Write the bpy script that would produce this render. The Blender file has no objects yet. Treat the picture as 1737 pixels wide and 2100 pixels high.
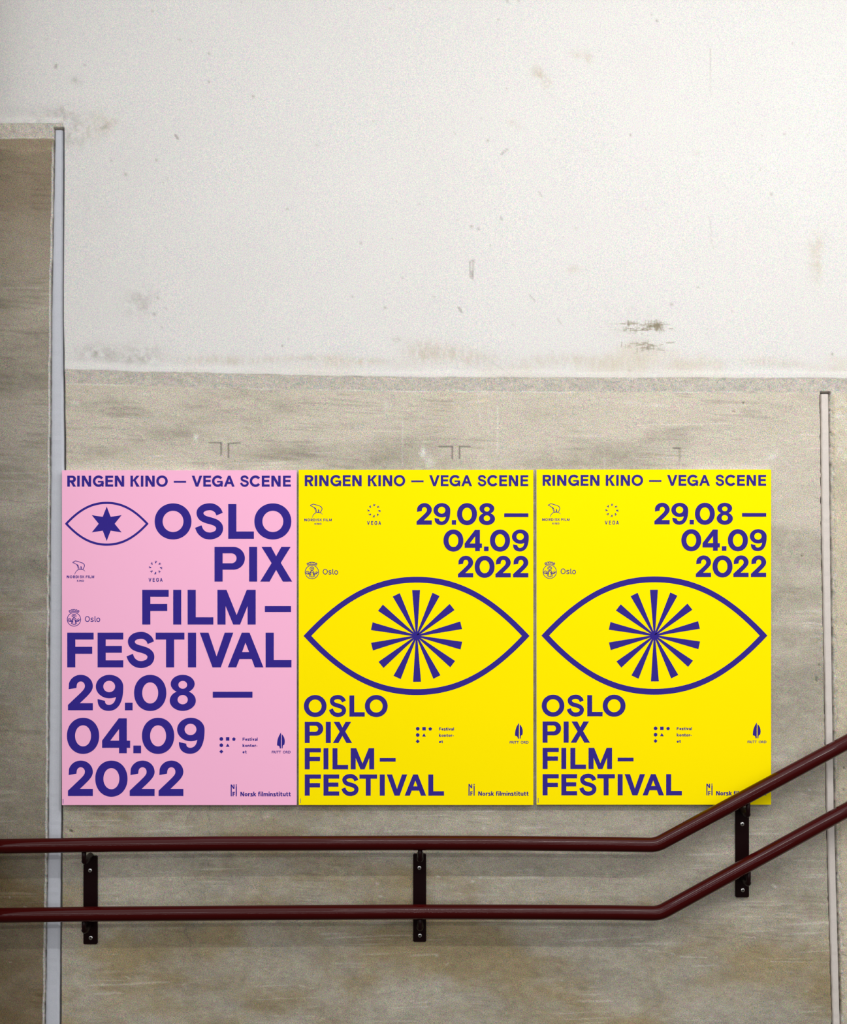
import bpy, bmesh, math, random
import numpy as np
from mathutils import Vector
from mathutils.geometry import tessellate_polygon

scene = bpy.context.scene
COL = scene.collection
PI = math.pi
random.seed(7)

# ------------------------------------------------------------------ camera
S = 685.0            # photograph pixels per metre on the wall plane (y = 0)
D = 3.30             # camera distance from the wall
ZC = 1.897           # camera height

cam_data = bpy.data.cameras.new('camera')
cam_data.sensor_fit = 'HORIZONTAL'
cam_data.sensor_width = 36.0
cam_data.lens = 36.0 * D / (1737.0 / S)
cam = bpy.data.objects.new('camera', cam_data)
cam.location = (0, -D, ZC)
cam.rotation_euler = (PI / 2, 0, 0)
COL.objects.link(cam)
scene.camera = cam

# ------------------------------------------------------------------ light
world = bpy.data.worlds.new('world')
scene.world = world
world.use_nodes = True
bg = world.node_tree.nodes['Background']
bg.inputs['Color'].default_value = (0.97, 0.985, 1.0, 1)
wn = world.node_tree.nodes
wtc = wn.new('ShaderNodeTexCoord')
wsep = wn.new('ShaderNodeSeparateXYZ')
wmap = wn.new('ShaderNodeMapRange')              # light hall: bright overhead, dimmer towards the horizon
wmap.inputs['From Min'].default_value = 0.0
wmap.inputs['From Max'].default_value = 1.0
wmap.inputs['To Min'].default_value = 0.22
wmap.inputs['To Max'].default_value = 1.85
world.node_tree.links.new(wtc.outputs['Generated'], wsep.inputs[0])
world.node_tree.links.new(wsep.outputs['Z'], wmap.inputs['Value'])
world.node_tree.links.new(wmap.outputs['Result'], bg.inputs['Strength'])


def area_light(name, loc, target, sx, sy, power, color=(1, 1, 1)):
    l = bpy.data.lights.new(name, 'AREA')
    l.shape = 'RECTANGLE'
    l.size = sx
    l.size_y = sy
    l.energy = power
    l.color = color
    o = bpy.data.objects.new(name, l)
    o.location = loc
    o.rotation_euler = (Vector(target) - Vector(loc)).to_track_quat('-Z', 'Y').to_euler()
    COL.objects.link(o)
    return o


# an assumed ceiling tube, and unseen strip lights added for rail highlights and even light
area_light('assumed_tube_light', (1.15, -2.2, 3.58), (1.15, 0, 1.5), 3.4, 0.04, 54, (1.0, 0.985, 0.95))  # assumed tube, inferred from the rail shadows and glints
area_light('added_near_light', (1.75, -1.35, 3.66), (1.75, 0, 1.5), 2.4, 0.03, 7, (1.0, 0.985, 0.95))  # unseen light added for bright lines on the rising rails
area_light('added_rear_light', (-0.9, -4.9, 3.62), (-0.9, 0, 1.6), 6.0, 0.10, 52, (1.0, 0.99, 0.97))  # unseen light added to even out the wall's brightness
area_light('added_rail_strip_light', (0.6, -6.5, 1.80), (0.6, 0, 1.6), 9.0, 0.022, 46, (0.95, 0.97, 1.0))  # unseen strip added to draw the thin highlight along the rails

vs = scene.view_settings
scene.display_settings.display_device = 'sRGB'
vs.view_transform = 'Standard'
vs.look = 'None'
vs.exposure = 0.0
vs.gamma = 1.0
vs.use_curve_mapping = False


# ------------------------------------------------------------------ helpers
def P(px, py, y=0.0):
    """world point at depth y that the photograph shows at (px, py)"""
    k = (D + y) / D
    return Vector(((px - 868.5) / S * k, y, ZC + (1050.0 - py) / S * k))


def link_mesh(name, verts, faces, mat=None, parent=None, smooth=False):
    me = bpy.data.meshes.new(name)
    me.from_pydata([tuple(v) for v in verts], [], faces)
    me.update()
    if mat:
        me.materials.append(mat)
    if smooth:
        for p in me.polygons:
            p.use_smooth = True
    o = bpy.data.objects.new(name, me)
    COL.objects.link(o)
    if parent:
        o.parent = parent
    return o


def bm_obj(name, bm, mat=None, parent=None, smooth=False):
    bmesh.ops.recalc_face_normals(bm, faces=bm.faces)
    me = bpy.data.meshes.new(name)
    bm.to_mesh(me)
    bm.free()
    if mat:
        me.materials.append(mat)
    if smooth:
        for p in me.polygons:
            p.use_smooth = True
    o = bpy.data.objects.new(name, me)
    COL.objects.link(o)
    if parent:
        o.parent = parent
    return o


def tag(o, label, cat, group=None, kind=None):
    o['label'] = label
    o['category'] = cat
    if group:
        o['group'] = group
    if kind:
        o['kind'] = kind
    return o


def empty(name, loc):
    o = bpy.data.objects.new(name, None)
    o.empty_display_size = 0.1
    o.location = loc
    COL.objects.link(o)
    return o


def lin(r, g, b):
    f = lambda c: (c / 255.0) / 12.92 if c / 255.0 <= 0.04045 else ((c / 255.0 + 0.055) / 1.055) ** 2.4
    return (f(r), f(g), f(b))


def principled(name, color, rough=0.6, spec=0.3, metallic=0.0):
    m = bpy.data.materials.new(name)
    m.use_nodes = True
    b = m.node_tree.nodes['Principled BSDF']
    b.inputs['Base Color'].default_value = (*color, 1)
    b.inputs['Roughness'].default_value = rough
    b.inputs['Specular IOR Level'].default_value = spec
    b.inputs['Metallic'].default_value = metallic
    return m


def add_grain(m, scale, amount, bump=0.0, chroma=0.5, attr=None, bump_dist=0.002, scale2=None):
    """fine grain imitating camera noise, in object space, multiplied into the base colour"""
    nt = m.node_tree
    b = nt.nodes['Principled BSDF']
    tc = nt.nodes.new('ShaderNodeTexCoord')
    nz = nt.nodes.new('ShaderNodeTexNoise')
    nz.inputs['Scale'].default_value = scale
    nz.inputs['Detail'].default_value = 2.0
    nz.inputs['Roughness'].default_value = 0.7
    nt.links.new(tc.outputs['Object'], nz.inputs['Vector'])
    # grey and coloured grain mixed
    mixc = nt.nodes.new('ShaderNodeMix')
    mixc.data_type = 'RGBA'
    mixc.inputs['Factor'].default_value = chroma
    nt.links.new(nz.outputs['Fac'], mixc.inputs[6])
    nt.links.new(nz.outputs['Color'], mixc.inputs[7])
    # 1 + (n - .5) * 2 * amount
    ctr = nt.nodes.new('ShaderNodeVectorMath')
    ctr.operation = 'SUBTRACT'
    ctr.inputs[1].default_value = (0.5, 0.5, 0.5)
    nt.links.new(mixc.outputs[2], ctr.inputs[0])
    sc = nt.nodes.new('ShaderNodeVectorMath')
    sc.operation = 'MULTIPLY_ADD'
    sc.inputs[1].default_value = (2 * amount,) * 3
    sc.inputs[2].default_value = (1.0, 1.0, 1.0)
    nt.links.new(ctr.outputs['Vector'], sc.inputs[0])
    mul = nt.nodes.new('ShaderNodeVectorMath')
    mul.operation = 'MULTIPLY'
    if attr:
        at = nt.nodes.new('ShaderNodeAttribute')
        at.attribute_name = attr
        nt.links.new(at.outputs['Color'], mul.inputs[0])
        am = nt.nodes.new('ShaderNodeMath')           # imitated camera noise, weaker on plaster than on concrete
        am.operation = 'MULTIPLY'
        am.inputs[1].default_value = 2 * amount
        nt.links.new(at.outputs['Alpha'], am.inputs[0])
        nt.links.new(am.outputs['Value'], sc.inputs[1])
    else:
        mul.inputs[0].default_value = b.inputs['Base Color'].default_value[:3]
    nt.links.new(sc.outputs['Vector'], mul.inputs[1])
    nt.links.new(mul.outputs['Vector'], b.inputs['Base Color'])
    if bump:
        bp = nt.nodes.new('ShaderNodeBump')
        bp.inputs['Strength'].default_value = bump
        bp.inputs['Distance'].default_value = bump_dist
        nt.links.new(nz.outputs['Fac'], bp.inputs['Height'])
        nt.links.new(bp.outputs['Normal'], b.inputs['Normal'])
    return m


M_WALL = add_grain(principled('weathered_wall', (.5, .5, .5), 0.9, 0.15), 400, 1.6, 0.22, 0.65, attr='tone')  # grain imitates camera noise over the wall
M_TRIM = add_grain(principled('joint_filler', lin(186, 188, 196), 0.55, 0.3), 300, 0.16, 0.1, 0.4)
M_TRIM_R = add_grain(principled('joint_filler_pale', lin(203, 194, 187), 0.6, 0.3), 300, 0.16, 0.1, 0.4)
M_FLOOR = add_grain(principled('dark_floor', (0.045, 0.037, 0.027), 0.7, 0.2), 60, 0.3)
M_SHADE_PIER = add_grain(principled('shade_pier_concrete', (0.20, 0.18, 0.15), 0.9, 0.15), 480, 0.4)
M_PINK = principled('pink_paper', (0.915, 0.450, 0.650), 0.75, 0.08)
M_YELLOW = principled('yellow_paper', (0.98, 0.775, 0.0), 0.8, 0.03)
M_WHITE = principled('white_paper_edge', (0.85, 0.85, 0.84), 0.8, 0.1)
M_INK = principled('indigo_ink', (0.033, 0.020, 0.235), 0.7, 0.06)
M_RED = principled('dark_red_gloss_paint', (0.036, 0.0015, 0.0015), 0.06, 0.17)
M_BRACKET = principled('dark_red_bracket_paint', (0.008, 0.0022, 0.0026), 0.35, 0.10)
M_STEEL = principled('bright_screw_steel', (0.72, 0.71, 0.69), 0.28, 0.5, 1.0)
M_HOLE = principled('screw_socket', (0.03, 0.03, 0.03), 0.6, 0.2)


# ------------------------------------------------------------------ wall relief and wear
class Noise:
    def __init__(self, seed):
        self.t = np.random.RandomState(seed).rand(256, 256).astype(np.float32)

    def one(self, x, y):
        xi = np.floor(x).astype(np.int64)
        yi = np.floor(y).astype(np.int64)
        fx = (x - xi).astype(np.float32)
        fy = (y - yi).astype(np.float32)
        fx = fx * fx * (3 - 2 * fx)
        fy = fy * fy * (3 - 2 * fy)
        x0 = xi & 255
        x1 = (xi + 1) & 255
        y0 = yi & 255
        y1 = (yi + 1) & 255
        t = self.t
        return ((t[y0, x0] * (1 - fx) + t[y0, x1] * fx) * (1 - fy)
                + (t[y1, x0] * (1 - fx) + t[y1, x1] * fx) * fy)

    def fbm(self, X, Y, sx, sy, octv=4, gain=0.55):
        """about zero mean, roughly -1..1"""
        a, s, out, fr = 1.0, 0.0, 0.0, 1.0
        for k in range(octv):
            out = out + a * (self.one(X / sx * fr + 17.3 * k, Y / sy * fr + 9.1 * k) - 0.5)
            s += a
            a *= gain
            fr *= 2.03
        return out * 2.6 / s


def sst(a, b, v):
    t = np.clip((v - a) / (b - a), 0, 1)
    return t * t * (3 - 2 * t)


def axis(lo, hi, step, fine, fstep):
    v, x = [], lo
    while x < hi:
        v.append(x)
        x += fstep if any(a <= x <= b for a, b in fine) else step
    v.append(hi)
    return np.array(v, dtype=np.float64)


LT_Y = [255, 265, 640, 1000, 1700, 2100, 2500]
LT_L = [113, 113, 106, 104, 99, 93, 87]
LT_R = [129, 129, 128, 131, 124, 121, 118]
RT_Y = [800, 806, 1100, 1380, 1660, 1750, 2100, 2500]
RT_L = [1684, 1684, 1686.5, 1692, 1696.5, 1698.5, 1708.5, 1720]
RT_R = [1699, 1699.5, 1703, 1706.5, 1711, 1713.5, 1723, 1735]


def lip_y(X):
    mid = np.interp(X, [131, 300, 700, 1000, 1737, 2100], [757, 763, 772, 774.5, 776, 777])
    left = np.interp(X, [-400, 0, 131], [254, 254, 255])
    return np.where(X < 131, left, mid)


PX0, PX1, PY0, PY1 = -40.0, 2330.0, -300.0, 2330.0
xs = axis(PX0, PX1, 3.0, [(86, 140), (1260, 1365), (1676, 1730)], 1.5)
ys = axis(PY0, PY1, 3.2, [(248, 288), (645, 960), (1650, 2102)], 1.7)
X, Y = np.meshgrid(xs, ys)
n1, n2, n3, n4, n5, n6 = (Noise(s) for s in (11, 22, 33, 44, 55, 66))

wob = n1.fbm(X, Y, 40, 40, 3)
lip = lip_y(X) + 1.2 * wob
plaster = 1 - sst(-0.8, 0.8, Y - lip)                       # 1 on the plaster above the dado
ramp = 1 - np.clip((Y - lip) / 29.0, 0, 1)                  # sloping lip under it
height = 0.008 * ramp                                       # metres towards the room
band = (Y > lip) * (1 - sst(27, 30, Y - lip))

# relief of the concrete
rough = n2.fbm(X, Y, 60, 26, 5)
fine = n3.fbm(X, Y, 9, 7, 3)
height += (1 - plaster) * (0.0007 * rough + 0.0005 * fine + 0.0006 * band * n4.fbm(X, Y, 10, 12, 3))
height += plaster * 0.0005 * n2.fbm(X, Y, 120, 120, 3)

# channels of the two vertical joints
lt_l, lt_r = np.interp(Y, LT_Y, LT_L), np.interp(Y, LT_Y, LT_R)
rt_l, rt_r = np.interp(Y, RT_Y, RT_L), np.interp(Y, RT_Y, RT_R)
jag = 1.4 * n4.fbm(X * 0 + 3, Y, 30, 22, 4)
ch_l = sst(-1, 0.6, X - (lt_l - 2.5 + jag)) * (1 - sst(-0.3, 1.2, X - (lt_r + 3.2))) * sst(262, 264.5, Y)
jag2 = 1.6 * n5.fbm(X * 0 + 8, Y, 30, 18, 4)
ch_r = sst(-0.8, 0.6, X - (rt_l - 1.8 + 0.6 * jag2)) * (1 - sst(-0.3, 1.2, X - (rt_r + 2.6 + jag2 * 0.8))) * sst(803, 806, Y)
# ragged mortar ridge on the left of the left joint, crumbling strip on the right of the right one
ridge = np.exp(-((X - (lt_l - 4.2 + jag)) / 1.8) ** 2) * sst(285, 320, Y)
crumb = sst(0, 2, X - (rt_r + 3)) * (1 - sst(8, 12, X - rt_r + 2 * jag2)) * sst(806, 830, Y)
height += ridge * (0.0022 + 0.0012 * fine)
height -= crumb * (0.0030 + 0.0022 * n3.fbm(X, Y, 7, 10, 3))
height -= 0.020 * np.maximum(ch_l, ch_r)

# --- colour of plaster and concrete, with some light and shade painted in
def C3(c):
    return np.array(c, dtype=np.float32)[None, None, :]


pl_col = C3((0.622, 0.606, 0.590)) * (1 + 0.016 * n1.fbm(X, Y, 150, 130, 4)[..., None])
conc = C3((0.365, 0.33, 0.265)) * np.ones_like(X)[..., None]
st1 = n1.fbm(X, Y, 320, 95, 6, 0.6)
st2 = n5.fbm(X, Y + 0.12 * X, 190, 80, 5, 0.62)
st3 = n6.fbm(X, Y, 26, 34, 4, 0.6)
st4 = n2.fbm(X + 0.35 * Y, Y - 0.2 * X, 64, 30, 5, 0.68)
st5 = n3.fbm(X, Y, 14, 10, 3, 0.7)
crk = np.abs(n6.fbm(X + 14 * st3, Y + 10 * st4, 34, 24, 4, 0.6))         # fine pale crazing
crk = (1 - sst(0.0, 0.10, crk)) * np.clip(0.3 + n1.fbm(X, Y, 90, 70, 3), 0, 1)
lum = 1 + 0.16 * crk + 0.15 * st1 + 0.10 * st2 + 0.09 * st3 + 0.08 * st4 + 0.10 * st5
conc = conc * lum[..., None]
# warm brown stains in irregular patches, denser downwards: the light's fall-off painted in
bt = n2.fbm(X, Y, 300, 130, 5, 0.55) + 0.75 * (sst(1500, 2050, Y) - 0.5) + 0.25 * n6.fbm(X, Y, 60, 30, 4)
brown = sst(-0.25, 0.75, bt)
conc = conc * (1 - brown[..., None] * (1 - C3((0.79, 0.695, 0.51))))
# lighter veil, also at the right; the upper dado's stronger light painted in
vt = n4.fbm(X, Y, 260, 70, 5, 0.6) + 1.25 * (0.62 - sst(800, 1500, Y)) + 0.45 * sst(1100, 1650, X) - 0.1
veil = sst(0.0, 1.0, vt)[..., None]
conc = conc * (1 - 0.62 * veil) + C3((0.60, 0.54, 0.455)) * 0.62 * veil
# horizontal mineral scratches
ln = n3.one(X / 110.0, (Y + 0.03 * X + 5 * n1.one(X / 90.0, Y / 60.0)) / 3.0) * sst(0.35, 0.75, n6.one(X / 120.0, Y / 45.0))
sc = sst(0.72, 0.90, ln)[..., None]
conc = conc + 0.09 * sc
ln2 = n5.one(X / 70.0 + 40, (Y - 0.06 * X + 6 * n1.one(X / 80.0, Y / 60.0)) / 3.2) * sst(0.40, 0.8, n4.one(X / 90.0, Y / 60.0 + 7))
conc = conc * (1 - 0.16 * sst(0.62, 0.85, ln2)[..., None])
# speckle of the sloping lip
spk = n6.fbm(X, Y, 7, 7, 3)
band3 = band[..., None]
conc = conc * (1 - band3) + band3 * C3((0.52, 0.478, 0.42)) * (1 + 0.13 * spk[..., None])
# left panel: shade of the left side painted into the concrete, with brown staining
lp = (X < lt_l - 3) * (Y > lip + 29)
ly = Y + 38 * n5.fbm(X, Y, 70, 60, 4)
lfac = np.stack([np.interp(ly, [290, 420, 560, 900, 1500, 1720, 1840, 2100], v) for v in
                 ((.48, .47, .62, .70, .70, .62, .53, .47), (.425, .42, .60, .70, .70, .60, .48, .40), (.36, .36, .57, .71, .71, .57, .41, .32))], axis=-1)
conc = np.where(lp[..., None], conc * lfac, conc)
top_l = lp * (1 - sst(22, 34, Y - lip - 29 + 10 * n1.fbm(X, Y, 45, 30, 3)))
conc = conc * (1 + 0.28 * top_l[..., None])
# sandy wall beyond the right joint
rp = sst(0, 3, X - rt_r - 4) * sst(806, 812, Y)
conc = conc * (1 - rp[..., None]) + rp[..., None] * (C3((0.50, 0.44, 0.335)) * (1 + 0.12 * st2 + 0.10 * fine)[..., None])

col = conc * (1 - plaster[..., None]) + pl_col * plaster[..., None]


def blob(cx, cy, rx, ry, ang=0.0):
    a = math.radians(ang)
    dx, dy = X - cx, Y - cy
    u = dx * math.cos(a) + dy * math.sin(a)
    v = -dx * math.sin(a) + dy * math.cos(a)
    return np.exp(-((u / rx) ** 2 + (v / ry) ** 2))


def stain_or_shade(mask, target, k):
    global col
    m = np.clip(mask * k, 0, 1)[..., None]
    col = col * (1 - m) + C3(target) * m


streak = np.clip(0.55 + 0.75 * n6.fbm(X, Y, 5, 22, 4, 0.7), 0, 1.5)
mott = np.clip(0.5 + 0.9 * n5.fbm(X, Y, 14, 14, 4, 0.7), 0, 1.6)
hatch = np.clip(0.1 + 2.4 * n4.fbm(X, Y, 26, 5, 4, 0.75), 0, 1.5) * np.clip(0.4 + n3.fbm(X, Y, 7, 14, 3), 0, 1.4)
BROWN = (0.46, 0.39, 0.29)
OLIVE = (0.21, 0.18, 0.12)
GREY = (0.36, 0.335, 0.30)
# brown patches of the plaster: (centre, radii, turn, strength)
for cx, cy, rx, ry, an, k in [
        (1116, 166, 9, 25, -28, .75), (1100, 152, 12, 12, 0, .35), (1205, 119, 8, 14, -15, .6), (1181, 115, 12, 9, 20, .35),
        (1055, 258, 14, 9, 30, .25), (1427, 312, 7, 8, 0, .4), (1667, 528, 13, 40, 4, .42), (1677, 545, 8, 45, 2, .25),
        (1178, 553, 20, 8, 0, .28), (1216, 640, 9, 7, 40, .2), (1690, 510, 10, 30, 0, .2)]:
    stain_or_shade(blob(cx, cy, rx, ry, an) * np.clip(mott, 0, 1.2), BROWN, 1.3 * k)
# tide line of damp along the foot of the plaster
for cx, cy, rx, ry, k in [
        (420, 737, 45, 9, .28), (480, 741, 55, 10, .34), (560, 738, 60, 8, .22), (650, 735, 60, 7, .36), (710, 742, 50, 7, .30),
        (760, 742, 45, 8, .28), (870, 722, 38, 22, .52), (925, 728, 45, 18, .42), (985, 735, 40, 14, .40),
        (1100, 742, 50, 12, .30), (1180, 738, 60, 13, .33), (1260, 748, 45, 16, .45), (1310, 735, 28, 18, .34),
        (1405, 748, 30, 12, .40), (1465, 745, 30, 8, .25), (1560, 742, 45, 10, .33), (1615, 748, 30, 9, .28), (1715, 758, 30, 8, .22)]:
    stain_or_shade(blob(cx, cy, rx, ry) * np.clip(streak, 0, 1.2) * plaster, BROWN, 1.5 * k)
for cx, cy, rx, ry, k in [(205, 722, 45, 17, .46), (290, 728, 38, 20, .46), (250, 738, 80, 10, .22), (285, 622, 32, 26, .36), (298, 612, 18, 10, .3),  # grey dirt; broad faint ones at the left are shade painted into the plaster
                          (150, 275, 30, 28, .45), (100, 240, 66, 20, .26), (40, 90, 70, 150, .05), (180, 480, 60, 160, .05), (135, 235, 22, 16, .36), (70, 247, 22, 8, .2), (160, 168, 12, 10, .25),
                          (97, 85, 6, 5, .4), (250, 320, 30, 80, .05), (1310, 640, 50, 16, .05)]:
    stain_or_shade(blob(cx, cy, rx, ry) * np.clip(mott, 0, 1.3) * plaster, GREY, 1.6 * k)
stain_or_shade(blob(205, 260, 38, 22, -20) * np.clip(mott, 0.2, 1.3) * plaster, BROWN, .52)
stain_or_shade(blob(208, 265, 13, 4, -15) * np.clip(mott, 0, 1.3), OLIVE, .9)
# beige damp wash along the foot of the plaster
wash = sst(0.0, 0.9, n2.fbm(X, Y, 110, 60, 5, 0.6) + 1.5 * sst(690, 765, Y + 22 * n6.fbm(X, Y * 0, 120, 10, 3)) - 0.75) * (Y > 640) * plaster * sst(330, 420, X)
stain_or_shade(wash * (0.75 + 0.4 * n6.fbm(X, Y, 6, 26, 3)), (0.56, 0.495, 0.395), .52)


def lseg(x0, y0, x1, y1, w, target, k):
    # a short scratch, worked out only in its own neighbourhood
    a, b = np.searchsorted(xs, min(x0, x1) - 6), np.searchsorted(xs, max(x0, x1) + 6)
    c, d = np.searchsorted(ys, min(y0, y1) - 6), np.searchsorted(ys, max(y0, y1) + 6)
    Xl, Yl = X[c:d, a:b], Y[c:d, a:b]
    dx, dy = x1 - x0, y1 - y0
    t = np.clip(((Xl - x0) * dx + (Yl - y0) * dy) / max(dx * dx + dy * dy, 1e-6), 0, 1)
    dist = np.hypot(Xl - x0 - t * dx, Yl - y0 - t * dy)
    m = (k * (1 - sst(w * .5, w * .5 + 1.5, dist)))[..., None]
    col[c:d, a:b] = col[c:d, a:b] * (1 - m) + C3(target) * m


rs = random.Random(21)
for _ in range(95):
    up = rs.random() < .6
    x = rs.gauss(1318, 26) if up else rs.gauss(1318, 20)
    y = rs.choice((664, 667, 674, 677)) + rs.uniform(-3, 3) if up else rs.choice((706, 713, 716)) + rs.uniform(-3, 3)
    if x < 1255 or x > 1372:
        continue
    if rs.random() < .6:
        lseg(x, y, x + rs.uniform(4, 16), y + rs.uniform(-1, 1), .5, (0.24, 0.21, 0.14), rs.uniform(.3, .75))
    else:
        lseg(x, y - rs.uniform(2, 7), x + rs.uniform(-1, 1), y + rs.uniform(2, 5), .4, (0.22, 0.19, 0.13), rs.uniform(.25, .65))
for _ in range(60):
    lseg(*(lambda x, y: (x, y, x + rs.uniform(-3, 3), y + rs.uniform(1, 5)))(rs.gauss(1347, 5), rs.gauss(668, 5)), .6, (0.22, 0.19, 0.12), .4)
# bruises and pits all over the dado
for _ in range(420):
    x, y = rs.uniform(-20, 1800), rs.uniform(800, 2150)
    dark = rs.random() < .45
    lseg(x, y, x + rs.uniform(-7, 9), y + rs.uniform(-3, 5), rs.uniform(.2, 1.6), (0.16, 0.145, 0.115) if dark else (0.66, 0.62, 0.55), rs.uniform(.12, .4))
for _ in range(130):
    x, y = rs.uniform(140, 1740), rs.uniform(0, 750)
    lseg(x, y, x + rs.uniform(-2, 2), y + rs.uniform(-2, 3), rs.uniform(.2, .9), (0.33, 0.29, 0.25), rs.uniform(.12, .42))
# scraped remains of an old notice
stain_or_shade(blob(1310, 672, 46, 13, 0) * hatch, OLIVE, .95)
stain_or_shade(blob(1347, 668, 9, 9) * np.clip(mott, .2, 1.3), OLIVE, .85)
stain_or_shade(blob(1322, 713, 36, 9, 0) * hatch, OLIVE, .85)
stain_or_shade(blob(1300, 690, 50, 30) * np.clip(mott, 0, 1), BROWN, .20)
stain_or_shade(blob(815, 700, 10, 9) * np.clip(mott * 1.3 - .3, 0, 1.4), OLIVE, .8)
# chips and scratches
def seg(x0, y0, x1, y1, w):
    dx, dy = x1 - x0, y1 - y0
    L2 = dx * dx + dy * dy
    t = np.clip(((X - x0) * dx + (Y - y0) * dy) / L2, 0, 1)
    d = np.hypot(X - x0 - t * dx, Y - y0 - t * dy)
    return 1 - sst(w * 0.5, w * 0.5 + 1.8, d)


for a in [(963, 538, 965, 570, 1.6, .5), (971, 534, 970, 568, 1.6, .5), (963, 539, 969, 536, 1.5, .5), (969, 572, 968, 558, 4, .4),
          (941, 632, 946, 641, 3.4, .55), (1456, 103, 1457, 201, .3, .34), (1028, 318, 1040, 308, 2.2, .45),
          (361, 279, 366, 286, 3.2, .6), (1026, 448, 1029, 452, 2.5, .4), (1453, 445, 1458, 480, .6, .25), (1455, 480, 1462, 512, .6, .2),
          (1105, 395, 1110, 405, 2, .3), (1085, 605, 1096, 618, 1.5, .3), (1143, 655, 1150, 665, 1.3, .3), (1010, 745, 1045, 768, .5, .2)]:
    stain_or_shade(seg(*a[:5]), (0.25, 0.22, 0.20), a[5])
dots = [(1038, 184), (1040, 5), (1022, 43), (1292, 279), (1607, 277), (967, 466), (1005, 505), (981, 471), (800, 20), (314, 25), (230, 331), (259, 359),
        (345, 368), (322, 330), (370, 84), (325, 612), (342, 634), (318, 646), (333, 672), (790, 632), (723, 609), (580, 710), (825, 570), (1376, 625),
        (1052, 667), (1705, 727), (1290, 760), (430, 170), (175, 136), (117, 136), (860, 420), (1000, 290), (1430, 590), (430, 112), (154, 166), (116, 140),
        (1335, 32), (1346, 45), (1062, 5), (590, 430), (650, 300), (520, 200), (1500, 640), (1580, 400), (1180, 470), (740, 500), (890, 610)]
for i, (dx, dy) in enumerate(dots):
    stain_or_shade(blob(dx, dy, 2.0 + (i % 3) * .5, 2.0 + (i % 2) * .6), (0.22, 0.18, 0.15), .62 if i % 2 else .42)
# corners of notices taken down long ago, ruled in pencil on the concrete
for a in [(430, 908, 454, 908), (454, 908, 454, 932), (468, 910, 468, 938), (468, 910, 492, 908), (900, 916, 927, 916), (927, 916, 927, 941),
          (942, 916, 942, 940), (942, 916, 963, 916), (1380, 919, 1394, 919), (1394, 919, 1394, 944)]:
    stain_or_shade(seg(*a, 0.9), (0.12, 0.11, 0.10), .8)
# white drips and flakes on the concrete
for x0, y0, y1, k in [(982, 812, 862, .4), (1002, 830, 905, .45), (1020, 815, 930, .5), (1008, 840, 900, .3), (943, 830, 868, .3), (825, 850, 955, .35),
                      (790, 835, 872, .4), (1238, 860, 960, .25), (985, 850, 880, .3), (1046, 810, 840, .25)]:
    stain_or_shade(seg(x0, y0, x0 + 1.5, y1, 0.8) * np.clip(streak, 0, 1), (0.68, 0.66, 0.62), k)
for cx, cy, rx, ry, k in [(866, 928, 8, 10, .7), (880, 945, 9, 12, .6), (402, 895, 5, 9, .8), (160, 826, 25, 6, .4), (300, 808, 35, 3, .4), (905, 932, 4, 5, .5),
                          (330, 847, 22, 3, .3), (1280, 825, 30, 4, .45), (1345, 832, 40, 3, .4), (1575, 945, 16, 12, .4), (1590, 932, 8, 12, .5),
                          (1585, 930, 10, 14, .3), (1720, 850, 22, 40, .55), (1735, 930, 20, 40, .4), (795, 828, 10, 8, .4)]:
    stain_or_shade(blob(cx, cy, rx, ry) * np.clip(mott * 1.4 - .2, 0, 1.4), (0.70, 0.68, 0.64), k)
# crisp edges: pale bead at the foot of the plaster, chalk line under the lip
edge = np.exp(-((Y - lip + 9) / 7.0) ** 2)
stain_or_shade(edge * plaster * np.clip(.6 + .5 * n3.fbm(X, Y, 90, 5, 3), 0, 1), (0.78, 0.76, 0.72), .45)
stain_or_shade(np.exp(-((Y - lip - 29) / 1.3) ** 2) * np.clip(.5 + n4.fbm(X, Y, 50, 9, 3), 0, 1), (0.74, 0.72, 0.68), .6)
stain_or_shade(np.exp(-((Y - lip - 0.5) / 1.0) ** 2) * np.clip(.6 + n5.fbm(X, Y, 50, 9, 3), 0, 1), (0.20, 0.19, 0.17), .4)
# dark veining of the concrete below the posters
for cx, cy, rx, ry, an, k in [(395, 1700, 12, 60, 4, .35), (412, 1790, 10, 70, -3, .30), (378, 1745, 8, 30, 10, .25), (390, 1910, 16, 40, 30, .35),
                              (140, 1695, 12, 8, 0, .35), (405, 1870, 10, 30, 20, .35), (300, 1720, 60, 10, 0, .15), (395, 1990, 20, 60, 15, .25),
                              (1560, 1893, 45, 6, 0, .35), (1540, 1925, 35, 6, 0, .25), (1500, 1600, 70, 14, -8, .12), (1650, 1830, 14, 20, 0, .2),
                              (1100, 1850, 70, 20, -10, .15), (1050, 2000, 90, 30, -6, .12), (700, 2030, 130, 36, 0, .16), (1600, 2050, 30, 40, 20, .15)]:
    stain_or_shade(blob(cx, cy, rx, ry, an) * np.clip(mott, 0, 1.3), (0.15, 0.14, 0.115), k)
for cx, cy, k in [(899, 1798, .5), (895, 1960, .4), (970, 1808, .6), (985, 1800, .6), (800, 1705, .5), (790, 1705, .4), (992, 1698, .4), (1590, 1819, .6),
                  (1586, 1815, .5), (1660, 1620, .6), (1715, 1550, .4), (774, 1812, .5), (780, 1838, .4)]:
    stain_or_shade(blob(cx, cy, 3.5, 2.5), (0.62, 0.60, 0.56), k)
for cx, cy in [(1674, 1391), (1675, 1396), (1731, 1575), (1730, 1621), (1645, 1140), (1680, 1365), (1524, 827), (1705, 887), (1706, 893), (1505, 844), (900, 1100),
               (148, 1706), (144, 1704), (1738, 1280)]:
    stain_or_shade(blob(cx, cy, 1.8, 2.0), (0.06, 0.05, 0.04), .85)
    height -= 0.004 * blob(cx, cy, 2.2, 2.2)
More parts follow.
